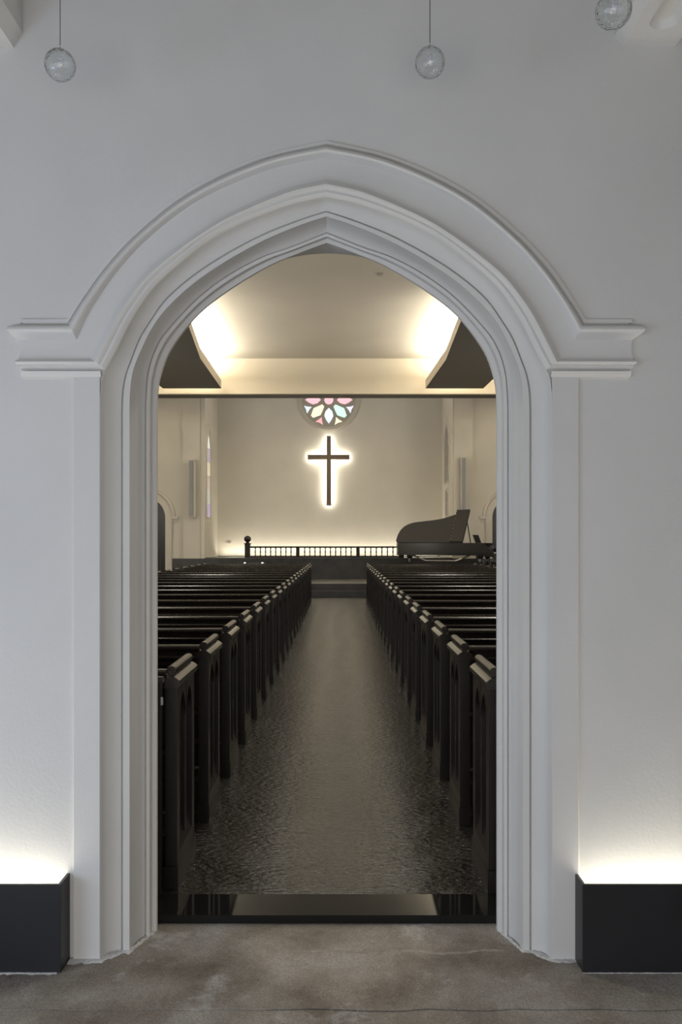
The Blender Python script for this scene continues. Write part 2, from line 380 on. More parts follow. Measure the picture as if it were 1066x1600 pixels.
# ceiling beams of the porch with sunk, round-ended soffit panels
def beam(xa, xb, zs, zu, label):
    root = thing('trim_3', label, 'beam', ((xa+xb)/2, WD, zu), kind='structure')
    h = (xb-xa)/2; ch = zs-zu; y0, y1 = -4.48, 0
    f = h-.035; pw = f*.52                      # flat soffit half width, sunk panel half width
    # sides, chamfers, top and the soffit border around the sunk panel
    ye = -.10; pts = [(pw*math.cos(a), ye-pw*1.0+pw*math.sin(a)) for a in [PI*k/16 for k in range(17)]]
    m = MB()
    for s in (-1, 1):
        m.add([(s*h, y0, ch), (s*h, y1, ch), (s*h, y1, 1.95), (s*h, y0, 1.95)], [(0, 1, 2, 3)])
        m.add([(s*h, y0, ch), (s*h, y1-.0, ch), (s*f, y1-.0, 0), (s*f, y0, 0)], [(0, 1, 2, 3)])
        m.add([(s*f, y0, 0), (s*f, pts[0][1], 0), (s*pw, pts[0][1], 0), (s*pw, y0, 0)], [(0, 1, 2, 3)])
    outer = [(f-2*f*k/16, 0) for k in range(17)]
    m.grid([[(p[0], p[1], 0) for p in pts], [(p[0], p[1], 0) for p in outer]])
    m.add([(f, 0, 0), (f, pts[0][1], 0), (pw, pts[0][1], 0)], [(0, 1, 2)]); m.add([(-f, 0, 0), (-f, pts[0][1], 0), (-pw, pts[0][1], 0)], [(0, 1, 2)])
    m.build('beam_body', PLASTER, root)
    rim = [(pw, y0)]+pts+[(-pw, y0)]
    rin = [(pw*.72, y0)]+[(p[0]*.72, ye-pw+(p[1]-ye+pw)*.72) for p in pts]+[(-pw*.72, y0)]
    q = MB().grid([[(p[0], p[1], 0) for p in rim], [(p[0], p[1], .028) for p in rin]])
    q.add([(p[0], p[1], .028) for p in rin], [tuple(range(len(rin)))])
    q.build('soffit_panel', PLASTER, root)
    return root
beam(-1.487, -1.217, Z(52, WD), Z(75, WD), 'chamfered plaster ceiling beam above the unlit end of the trough left of the arch')
beam(1.05, 1.32, Z(57, WD), Z(72, WD), 'chamfered plaster ceiling beam beside the larger glass globe')
for o, l in zip([o for o in bpy.data.objects if o.name.startswith('trim_3')], ('chamfered plaster ceiling beam without a globe hanging against it', 'chamfered plaster ceiling beam with the largest glass globe hanging beside it')): o['label'] = l

# ------------------------------------------------------------------ structure: nave and chancel
XL, XR = -7.4, 6.6
CH0, CH1 = -4.34, 3.60       # chancel side walls
FW = 26.3                    # plane of the wall flanking the chancel
BW = 29.0                    # chancel end wall
ZC = 7.22                    # nave ceiling
struct('floor', MB().box(XL, XR, 3.60, 30, -.2, -.001), MATS['navefloor'], 'dark uneven polished floor of the church aisle', 'floor')
struct('wall_nave_left', MB().box(XL-.2, XL, 3.6, 30, 0, 8.4), NAVE, 'cream side wall of the nave on the side away from the piano', 'wall')
struct('wall_nave_right', MB().box(XR, XR+.2, 3.6, 30, 0, 8.4), NAVE, 'cream side wall of the nave on the piano side', 'wall')
struct('ceiling', MB().box(XL, XR, 3.6, 26.1, ZC, ZC+.2), CEIL, 'flat cream ceiling of the nave washed by cove light', 'ceiling')
struct('ceiling_chancel', MB().box(XL, XR, 26.1, 30, 8.2, 8.4), CEIL, 'cream ceiling of the chancel', 'ceiling')
struct('trim_4', MB().box(XL, XR, 25.5, 26.08, Z(615.5, 25.5), ZC), mat('header_plaster', (.66, .60, .49), .85, spec=.2), 'cream header beam crossing the nave below the ceiling', 'header')
struct('trim_8', MB().box(XL, XR, 25.49, 26.09, Z(615.5, 25.5)-.03, Z(615.5, 25.5)-.0005), WINGD, 'thin dark strip under the cream header beam', 'header edge')  # dark strip covering the whole underside of the header
struct('wall_chancel', MB().box(CH0-.2, CH1+.2, BW, BW+.2, 0, 8.2), NAVE, 'beige chancel end wall behind the lit cross', 'wall')

def small_arch(hw, zs, za, n=14):
    """half outline of a pointed arch, apex -> springing, left side, centred on x=0"""
    r = ((za-zs)**2+hw**2)/(2*hw); cx = -hw+r
    a1 = math.atan2(za-zs, -cx)
    return [(cx+r*math.cos(a1+(PI-a1)*k/(n-1)), zs+r*math.sin(a1+(PI-a1)*k/(n-1))) for k in range(n)]
def end_wall(name, xa, xb, cx, label, dlabel, side):
    hw, zs, za = .60, 2.30, 2.95
    half = small_arch(hw, zs, za); mb = MB()
    def ring(y):
        for s in (1, -1):
            inner = [(cx+s*p[0], p[1]) for p in half]+[(cx-s*hw, 0)]
            xe = xa if s > 0 else xb
            outer = [(cx+(xe-cx)*min(1, i/7), ZC if i <= 7 else ZC+(zs-ZC)*(i-7)/6) for i in range(14)]+[(xe, 0)]
            mb.grid([[(p[0], y, p[1]) for p in inner], [(p[0], y, p[1]) for p in outer]])
    ring(FW); ring(FW+.3)
    full = [(cx-hw, 0)]+[(cx+p[0], p[1]) for p in half[::-1]]+[(cx-p[0], p[1]) for p in half[1:]]+[(cx+hw, 0)]
    mb.grid([[(p[0], FW, p[1]) for p in full], [(p[0], FW+.3, p[1]) for p in full]])
    for xe in (xa, xb): mb.grid([[(xe, FW, 0), (xe, FW+.3, 0)], [(xe, FW, ZC), (xe, FW+.3, ZC)]])
    wl = struct(name, mb, NAVE, label, 'wall')
    # surround
    t = thing('trim_5', 'pale hood-moulded surround of '+dlabel, 'door surround', (cx, FW, 0), kind='structure')
    m = MB(); rows = []
    for e, d in ((0, .0), (0, -.03), (.07, -.035), (.12, -.02), (.20, -.02), (.24, -.07), (.31, -.07), (.33, 0)):
        hh = small_arch(hw+e, zs, za+e*1.05)
        rows.append([(p[0], d, p[1]) for p in hh]+[(-(hw+e), d, 0 if e < .22 else zs-.02)])
    for a, b in zip(rows, rows[1:]):
        m.grid([a, b]); m.grid([[(-x, y, z) for x, y, z in a], [(-x, y, z) for x, y, z in b]])
    m.build('arch_moulding', NAVE, t, smooth=35)
    for s in (-1, 1):
        MB().box(*sorted((s*(hw+.22), s*(hw+.42))), -.075, 0, zs-.04, zs+.05).box(*sorted((s*(hw+.20), s*(hw+.37))), -.05, 0, zs-.13, zs-.08).build('label_stop', NAVE, t)
    # door leaf, deep in the reveal, built of planks
    d = thing('door_'+('1' if side < 0 else '2'), dlabel, 'door', (cx, FW+.2, 0), kind='structure')
    for k in range(6):
        x0 = -hw+.01+k*(2*hw-.02)/6; x1 = x0+(2*hw-.02)/6-.006
        def top(x):
            x = min(hw-.001, abs(x)); r = ((za-zs)**2+hw**2)/(2*hw); return zs+math.sqrt(max(0, r*r-(x-hw+r)**2))-.01
        MB().prism([(x0, .002), (x1, .002), (x1, top(x1)), ((x0+x1)/2, top((x0+x1)/2)), (x0, top(x0))], 'y', -.02, .02).build('plank', WOOD, d)
    MB().lathe([(0, 0), (.03, 0), (.03, .02), (0, .03)], 12).build('door_handle', BRASS, d).location = (-.45*side*-1, -.05, 1.05)
    return wl
end_wall('wall_end_left', XL, CH0, -6.20, 'cream wall flanking the chancel opposite the piano', 'dark arched side door beside the chancel, away from the piano', -1)
end_wall('wall_end_right', CH1, XR, 5.46, 'cream wall flanking the chancel behind the piano', 'dark arched side door beyond the keyboard end of the piano', 1)
# pilasters on the flanking walls, chamfer strip at the chancel corner
for xa, xb, xc_, lab in ((X(286.5, FW), X(313, FW), CH0, 'flat cream pilaster at the chancel corner opposite the piano'), (X(738.5, FW), X(709, FW), CH1, 'flat cream pilaster at the chancel corner behind the piano')):
    a, b = sorted((xa, xb))
    struct('trim_6', MB().box(a, b, FW-.07, FW, 0, ZC), NAVE, lab, 'pilaster')
    struct('wall_chancel_side', MB().box(*sorted((xc_, xc_+(-.2 if xc_ < 0 else .2))), FW+.3, BW, 0, 8.2), NAVE, 'chancel return wall '+('with coloured lancet window' if xc_ < 0 else 'with grey lancet window'), 'wall')
    struct('wall_chancel_top', MB().box(*((XL, CH0) if xc_ < 0 else (CH1, XR)), FW+.0, FW+.3, ZC, 8.2), NAVE, 'upper wall strip beside the chancel '+('opposite the piano' if xc_ < 0 else 'above the piano'), 'wall')

# ceiling wings
def wing(xin, xout, zs, lab):
    t = thing('trim_7', lab, 'ceiling wing', ((xin[0]+xout)/2, 25.2, 6.2), kind='structure')
    cx = (xin[0]+xout)/2
    st = [25.2, 20.75, 18.9, 14.6]
    under = MB(); lip = MB()
    A = [(xin[i]-cx, st[i]-25.2, zs[i]-6.2) for i in range(4)]; B = [(xout-cx, st[i]-25.2, zs[i]-6.2) for i in range(4)]
    up = lambda P, h: [(x, y, z+h) for x, y, z in P]
    sg = 1 if xout > xin[0] else -1
    A2 = [(x+sg*.10, y, z) for x, y, z in A]
    under.grid([A, B]); under.grid([up(A2, .05), up(B, .05)]); under.grid([B, up(B, .05)])
    under.add([A[0], B[0], up(B, .05)[0], up(A, .05)[0]], [(0, 1, 2, 3)])
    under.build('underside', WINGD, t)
    lip.grid([up(A, .002), up(A, .26)]); lip.grid([up(A, .26), up(A2, .26)]); lip.grid([up(A2, .26), up(A2, .05)])
    lip.add([up(A, .002)[0], up(A, .26)[0], up(A2, .26)[0], up(A2, .05)[0]], [(0, 1, 2, 3)])
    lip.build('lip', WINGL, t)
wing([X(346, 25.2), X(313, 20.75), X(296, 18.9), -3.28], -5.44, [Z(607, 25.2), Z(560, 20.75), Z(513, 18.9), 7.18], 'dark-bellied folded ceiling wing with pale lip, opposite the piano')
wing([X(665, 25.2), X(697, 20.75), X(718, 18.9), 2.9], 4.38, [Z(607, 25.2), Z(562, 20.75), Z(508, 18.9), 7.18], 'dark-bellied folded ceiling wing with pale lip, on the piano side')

# chancel platform, steps, side stage
ZPL = Z(871, 26.9)
struct('chancel_platform', MB().box(X(270, FW), 4.9, 26.22, FW-.001, 0, ZPL-.02).box(CH0, CH1, FW, BW, 0, ZPL), STEPM, 'tall dark platform carrying the balustrade in the chancel', 'platform')
struct('step', MB().box(-3.4, 3.2, 22.8, 23.3, 0, .17), STEPM, 'lowest dark step at the end of the aisle', 'step')
struct('step', MB().box(-4.8, 5.2, 23.3, 26.2, 0, .345), STEPM, 'upper dark step and landing below the chancel platform', 'step')
MBt = MB().box(-4.7, 1.1, 23.32, 26.19, .345, .35); struct('step_tread', MBt, STEPT, 'paler stone landing above the upper step', 'landing')  # thin top layer, paler than the step below it
struct('side_stage', MB().box(1.15, 5.15, 23.05, 26.18, .172, .50), STEPM, 'low dark stage carrying the grand piano', 'stage')

# ------------------------------------------------------------------ rose window, cross, balustrade
def rose():
    cx, cz = X(514, BW), Z(625, BW); k = BW/F
    t = thing('window_1', 'round stained glass rose window with petal panes above the cross', 'window', (cx, BW, cz), kind='structure')
    R = 48.5*k
    ring = MB(); prof_ = [(R*1.0, 0), (R*1.0, -.05), (R*.95, -.07), (R*.92, -.05), (R*.88, -.05), (R*.86, -.03), (R*.86, 0)]
    seg = 48
    rows = [[(r*math.cos(2*PI*i/seg), d, r*math.sin(2*PI*i/seg)) for i in range(seg+1)] for r, d in prof_]
    ring.grid(rows); ring.build('outer_ring', FRAME, t, smooth=40)
    # panes
    cols = {'pink': (.86, .50, .58), 'rose': (.86, .42, .44), 'mint': (.62, .90, .80), 'blue': (.74, .88, .98), 'cream': (.96, .90, .66), 'lilac': (.76, .76, .95)}
    def pane(poly, c):
        MB().prism(poly, 'y', -.035, -.008).build('pane', stained(c, cols[c], .85), t)
    pane([(7*k*math.cos(2*PI*i/20), 7*k*math.sin(2*PI*i/20)) for i in range(20)], 'pink')
    loz = ['pink', 'mint', 'blue', 'cream', 'pink', 'cream', 'blue', 'mint']
    tri = ['lilac', 'cream', 'rose', 'blue', 'lilac', 'cream', 'rose', 'mint']
    polys = []
    for q in range(8):
        a = q*PI/4; u = (math.cos(a), math.sin(a)); v = (-u[1], u[0])
        L = [(12.5, 0), (18, 5.2), (25, 7), (31, 4.2), (37, 0), (31, -4.2), (25, -7), (18, -5.2)]
        if q % 2: L = [(12.5, 2.2), (26, 7.6), (37, 2.4), (37, -2.4), (26, -7.6), (12.5, -2.2)]
        pl = [((r*u[0]+s*v[0])*k, (r*u[1]+s*v[1])*k) for r, s in L]; polys.append(pl); pane(pl, loz[(8-q) % 8])
        a += PI/8; u = (math.cos(a), math.sin(a)); v = (-u[1], u[0])
        L = [(29, 0), (34.5, 2.6), (39.5, 6.6), (38.4, 0), (39.5, -6.6), (34.5, -2.6)]
        pl = [((r*u[0]+s*v[0])*k, (r*u[1]+s*v[1])*k) for r, s in L]; polys.append(pl); pane(pl, tri[(7-q) % 8])
    # tracery plate
    pl = MB(); pl.prism([(R*.875*math.cos(2*PI*i/48), R*.875*math.sin(2*PI*i/48)) for i in range(48)], 'y', -.02, -.002)
    tr = pl.build('tracery', TRACERY, t)
rose()

def cross():
    D = BW-.17; k = D/F; cx = X(514, D)
    t = thing('wall_cross', 'plain brown wooden cross backlit on the chancel wall', 'cross', (cx, D, Z(790, D)))
    ztop = (790-681)*k; zb0, zb1 = (790-718)*k, (790-710.3)*k; w0, w1 = 3.9*k, 3.3*k
    MB().hexa([(-w0, 0, 0), (w0, 0, 0), (w0, .05, 0), (-w0, .05, 0), (-w1, 0, ztop), (w1, 0, ztop), (w1, .05, ztop), (-w1, .05, ztop)]).build('upright', CROSS, t)
    MB().box(-33*k, -w1*1.05, .0, .05, zb0, zb1).build('arm', CROSS, t); MB().box(w1*1.05, 32.3*k, .0, .05, zb0, zb1).build('arm', CROSS, t)
    # light strip fixed to the back of the timbers, shining on the wall
    LED = mat('cross_light_strip', (.9, .9, .8), .5, emit=((1, .96, .84), 26))
    MB().box(-.055, .055, .051, .07, .05, ztop-.05).build('light_strip', LED, t)
    MB().box(-31*k, -.06, .051, .07, zb0+.03, zb1-.03).build('light_strip', LED, t); MB().box(.06, 30.5*k, .051, .07, zb0+.03, zb1-.03).build('light_strip', LED, t)
    for z in (.35, ztop-.35): MB().tube((0, .06, z), (0, .168, z), .012).build('wall_pin', CHROME, t)
cross()

def balustrade():
    D = 26.55; k = D/F; x0, x1 = X(387, D), X(627, D); zb = ZPL
    t = thing('balustrade', 'dark turned-wood balustrade with ball-topped newel along the chancel platform', 'balustrade', (x0, D, zb))
    L = x1-x0; zt = Z(853.5, D)-zb; zr = Z(856, D)-zb; zl = Z(868.8, D)-zb
    MB().box(0, L, -.05, .05, zr, zt).build('top_rail', WOODR, t, bevel=.01)
    MB().box(0, L, -.05, .05, .004, zl).build('bottom_rail', WOOD, t, bevel=.01)
    for x in (0, L):
        n = MB().box(x-.085, x+.085, -.085, .085, 0, zt+.06).box(x-.105, x+.105, -.105, .105, zt+.06, zt+.10).build('newel_post', WOOD, t, bevel=.008)
        MB().lathe([(.07, 0), (.05, .02), (.045, .035), (.085, .06), (.11, .10), (.118, .135), (.11, .17), (.08, .21), (.04, .235), (0, .24)], 16, (x, 0, zt+.10)).build('ball_finial', WOODR, n, smooth=50)
    posts = [X(465.5, D)-x0, X(559.5, D)-x0]
    for x in posts: MB().box(x-.055, x+.055, -.04, .04, zl, zr).build('post', WOOD, t)
    hb = zr-zl
    bal = MB().lathe([(.024, 0), (.024, .10*hb), (.012, .14*hb), (.015, .25*hb), (.020, .38*hb), (.014, .44*hb), (.032, .48*hb), (.032, .54*hb), (.014, .58*hb), (.020, .66*hb), (.012, .86*hb), (.024, .90*hb), (.024, hb)], 10).mesh('baluster', WOOD, 50)
    ends = [.085]+[posts[0], posts[1]]+[L-.085]
    for a, b in ((ends[0], posts[0]-.055), (posts[0]+.055, posts[1]-.055), (posts[1]+.055, ends[3])):
        n = round((b-a)/.173)-1
        for i in range(n):
            o = bpy.data.objects.new('baluster', bal); C.objects.link(o); o.parent = t; o.location = (a+(b-a)*(i+1)/(n+1), 0, zl)
balustrade()
# light trough at the foot of the chancel wall
t = thing('wall_washer', 'low dark light trough at the foot of the chancel wall', 'light', (-.4, 28.7, ZPL))
MB().box(-3.85, 3.85, -.11, -.09, 0, .03).build('shield', BLACKM, t); MB().box(-3.85, 3.85, -.09, .09, 0, .02).build('tray', BLACKM, t)
MB().box(-3.8, 3.8, -.05, .05, .02, .03).build('diffuser', mat('washer_diffuser', (.9, .9, .8), .5, emit=((1, .93, .76), 3)), t)
# small wall control
t = thing('wall_control', 'small white control box on the chancel wall near the ball-topped newel', 'switch', (X(358, BW), BW, Z(848, BW)))
MB().box(-.07, .07, -.04, 0, -.04, .02).build('box', FRAME, t, bevel=.006); MB().box(-.03, .03, -.06, -.04, -.01, .03).build('lever', TRACERY, t)

# lancet windows of the chancel side walls
def lancet(n, x, side, yc, hw, z0, zs, za, cols, label, hood=True):
    t = thing('window_%d' % n, label, 'window', (x, yc, z0), kind='structure')
    def outline(e):
        h = small_arch(hw+e, zs-z0, za-z0+e*1.2, 10)
        return [(-(hw+e), -e)]+h[::-1]+[(-a, b) for a, b in h[1:]]+[((hw+e), -e)]
    rows = []
    for e, d in ((.0, 0), (.0, .015), (.05, .03), (.07, .0)):
        rows.append([(side*d, p[0], p[1]) for p in outline(e)+outline(e)[:1]])
    MB().grid(rows).build('window_frame', FRAME, t)
    if hood:
        hs = [[(side*d, p[0], p[1]) for p in [(-(hw+e), zs-z0-.05)]+small_arch(hw+e, zs-z0, za-z0+e*1.4, 10)[::-1]+[(-a, b) for a, b in small_arch(hw+e, zs-z0, za-z0+e*1.4, 10)[1:]]+[((hw+e), zs-z0-.05)]] for e, d in ((.16, 0), (.16, .03), (.19, .06), (.24, .06), (.26, 0))]
        MB().grid(hs).build('hood_mould', NAVE, t)
    zz = 0; nb = len(cols); hgt = za-z0
    def wid(z):
        if z <= zs-z0: return hw-.01
        r = ((za-zs)**2+hw**2)/(2*hw); return max(.004, hw-r+math.sqrt(max(0, r*r-(z-(zs-z0))**2))-.01)
    for i, m in enumerate(cols):
        a = hgt*i/nb+.012; b = hgt*(i+1)/nb-.012
        zsamp = [a+(b-a)*j/4 for j in range(5)]
        for s in (-1, 1):
            poly = [(s*.012, a)]+[(s*max(.013, wid(z)), z) for z in zsamp]+[(s*.012, b)]
            MB().prism(poly, 'x', side*.001, side*.010).build('pane', m, t)
L_ = lambda n, c, s: stained(n, c, s)
lancet(2, CH0, 1, 26.98, .34, Z(808, 26.98), 4.3, 5.05, [L_('lv1', (.42, .36, .60), .5), L_('lv2', (.55, .56, .53), .42), L_('lv3', (.58, .5, .43), .4), L_('lv4', (.75, .68, .52), .5), L_('lv5', (.50, .46, .60), .42), L_('lv6', (.8, .8, .78), .7)], 'tall lancet window with violet and amber panes beside the column speaker')
lancet(3, CH1, -1, 27.75, .55, Z(752, 27.75), 4.75, 5.4, [GREYGL]*4, 'tall unlit grey lancet window in the chancel wall behind the piano')
lancet(4, CH1, -1, 27.75, .30, 2.45, 3.1, 3.2, [GREYGL]*2, 'small grey window below the unlit lancet behind the piano', hood=False)

for i, y in enumerate((10.0, 15.0, 20.0)):
    g = [L_('added_nave_pane', (1, .96, .88), 1.5)]*4  # glowing panes of unseen windows, added to go with the side fill lamps
    lancet(5+2*i, XL, 1, y, .55, 1.7, 3.9, 4.8, g, 'tall added unseen lancet window of the nave opposite the piano, %s from the doorway' % ('first', 'second', 'third')[i])
    lancet(6+2*i, XR, -1, y, .55, 1.7, 3.9, 4.8, g, 'tall added unseen lancet window of the nave on the piano side, %s from the doorway' % ('first', 'second', 'third')[i])
# column speakers
def speaker(px0, px1, y0, y1, D, label):
    x0, x1 = X(px0, D), X(px1, D); z0, z1 = Z(y1, D), Z(y0, D); cx = (x0+x1)/2; h = z1-z0; w2 = (x1-x0)/2
    t = thing('column_speaker', label, 'speaker', (cx, D, z0), group='column speakers flanking the chancel')
    MB().box(-w2-.02, w2+.04, .02, .24, 0, h).build('case', SPEAKC, t, bevel=.01)
    MB().box(-w2, w2, .0, .02, .03, h-.03).build('grille', SPEAK, t)
    for q in (.2, .8): MB().box(-.04, .04, .24, 26.23-D-.001, h*q, h*q+.08).build('wall_bracket', CHROME, t)
speaker(295.5, 302.5, 718, 808, 25.9, 'tall slim grey column speaker on the pilaster beside the coloured lancet')
speaker(722.5, 728, 714, 806, 25.9, 'tall slim grey column speaker on the pilaster behind the piano lid')

# ceiling sprinkler
t = thing('smoke_detector', 'small grey detector on the nave ceiling', 'detector', (X(594, 17.4), 17.4, ZC))
MB().lathe([(0, 0), (.07, 0), (.07, -.02), (.04, -.045), (0, -.045)], 16).build('detector_body', TRACERY, t)

# ------------------------------------------------------------------ pews
DEP = .43; TH = .055
def end_meshes(s):
    """pew end: local x=0 is the aisle face, body goes to x = s*TH; y 0..DEP, z up"""
    def bx(m, a, b, y0, y1, z0, z1): m.box(*sorted((s*a, s*b)), y0, y1, z0, z1)
    p = MB(); st = .062; z0, z1 = .10, .905
    bx(p, .022, TH, 0.0, DEP, z0, z1)                    # core
    bx(p, 0, .0225, 0, st, z0, z1); bx(p, 0, .0225, DEP-st, DEP, z0, z1)
    mid = DEP/2; mw = .014; bx(p, .004, .0225, mid-mw, mid+mw, z0+.09, z1)
    zsp = .745
    for a, b in ((st, mid-mw), (mid+mw, DEP-st)):
        c = (a+b)/2; hw = (b-a)/2; zap = zsp+.12
        half = small_arch(hw, zsp, zap, 8)
        arc = [(c+q[0], q[1]) for q in half[::-1]]+[(c-q[0], q[1]) for q in half[1:]]
        for (ya, za), (yb, zb_) in zip(arc, arc[1:]):
            X0, X1 = s*.0, s*.0225
            p.hexa([(X0, ya, za), (X1, ya, za), (X1, yb, zb_), (X0, yb, zb_), (X0, ya, z1), (X1, ya, z1), (X1, yb, z1), (X0, yb, z1)])
    # sloping sill below the lancets
    p.prism([(s*.0225, z0), (s*-.0, z0), (s*.0, z0+.05), (s*.0225, z0+.13)], 'y', st, DEP-st)
    cap = MB()
    def capp(pts, y0, y1): cap.prism([(s*x, z) for x, z in pts], 'y', y0, y1)
    capp([(-.004, .905), (-.004, .912), (-.014, .918), (-.014, .938), (-.002, .948), (.010, .955), (TH-.010, .955), (TH+.002, .948), (TH+.014, .938), (TH+.014, .918), (TH+.004, .912), (TH+.004, .905)], -.018, DEP+.018)
    rail = MB(); c = TH/2
    rail.prism([(s*(c+x), z) for x, z in ((-.013, .955), (-.013, .966), (-.020, .972), (-.021, .986), (-.015, .996), (-.006, 1.0), (.006, 1.0), (.015, .996), (.021, .986), (.020, .972), (.013, .966), (.013, .955))], 'y', .004, DEP-.004)
    pl = MB(); bx(pl, -.006, TH+.006, -.010, DEP+.010, 0, .10)
    return (p.mesh('end_panel', WOOD), cap.mesh('cap_moulding', WOODR), rail.mesh('hand_rail', WOODR, 40), pl.mesh('plinth', WOOD))
def make_pew(s, L):
    root = thing('church_pew', 'x', 'pew')
    em = end_meshes(s)
    def end(x, sx):
        e = bpy.data.objects.new('end_panel', em[0]); C.objects.link(e); e.parent = root; e.location = (x, 0, 0); e.scale = (sx, 1, 1)
        for nm, me in zip(('cap_moulding', 'hand_rail', 'plinth'), em[1:]):
            o = bpy.data.objects.new(nm, me); C.objects.link(o); o.parent = e
    end(0, 1)
    # far end: mirrored in x by its own mesh set
    em2 = end_meshes(-s); e = bpy.data.objects.new('end_panel', em2[0]); C.objects.link(e); e.parent = root; e.location = (s*L, 0, 0)
    for nm, me in zip(('cap_moulding', 'hand_rail', 'plinth'), em2[1:]):
        o = bpy.data.objects.new(nm, me); C.objects.link(o); o.parent = e
    a, b = sorted((s*TH, s*(L-TH)))
    MB().box(a, b, .07, DEP+.02, .42, .45).build('seat', WOOD, root)
    MB().hexa([(a, .085, .45), (b, .085, .45), (b, .11, .45), (a, .11, .45), (a, .030, .955), (b, .030, .955), (b, .055, .955), (a, .055, .955)]).build('backrest', WOOD, root)
    MB().prism([(.022, .952), (.014, .958), (.014, .972), (.022, .980), (.058, .980), (.066, .972), (.066, .958), (.058, .952)], 'x', a, b).build('top_rail', WOODR, root)
    MB().prism([(.045, .90), (.012, .90), (.004, .908), (.004, .916), (.012, .922), (.045, .922)], 'x', a, b).build('back_rail', WOODR, root)
    MB().box(a, b, .022, .05, .868, .878).build('back_bead', WOODR, root)
    MB().box(a, b, .0, .075, .60, .62).build('book_ledge', WOODR, root)
    MB().box(a, b, .075, .10, .05, .20).build('foot_rail', WOOD, root)
    x = s*.70
    MB().box(x-.032, x+.032, .0, .040, .79, .866).build('card_holder', CARD, root)
    MB().box(s*L/2-.03, s*L/2+.03, .10, DEP-.02, 0, .42).build('seat_support', WOOD, root)
    return root
ORD = ['first', 'second', 'third', 'fourth', 'fifth', 'sixth', 'seventh', 'eighth', 'ninth', 'tenth', 'eleventh', 'twelfth', 'thirteenth', 'fourteenth', 'fifteenth', 'sixteenth', 'seventeenth', 'eighteenth', 'nineteenth', 'twentieth']
for s, x0, y0, L, side in ((-1, -.735, 3.70, 2.70, 'across the aisle from the piano'), (1, .66, 3.655, 2.75, 'on the piano side')):
    proto = make_pew(s, L)
    for i in range(20):
        o = proto if i == 0 else copy_tree(proto)
        o.location = (x0, y0+.876*i, 0)
        tag(o, 'dark pew with traceried end, %s row from the doorway, %s' % (ORD[i], side), 'pew', 'church pews lining the aisle')
# low screen behind the last pew
t = thing('low_screen', 'low dark wooden screen standing behind the pew nearest the doorway', 'screen', (-.79, 3.612, 0))
MB().box(-2.4, 0, 0, .035, 0, .94).build('screen_panel', WOOD, t); MB().prism([(-.008, .94), (-.008, .955), (0, .965), (.035, .965), (.043, .955), (.043, .94)], 'x', -2.4, .008).build('cap_rail', WOODR, t)
MB().box(.0, .007, .012, .024, .84, .875).build('metal_latch', CHROME, t)

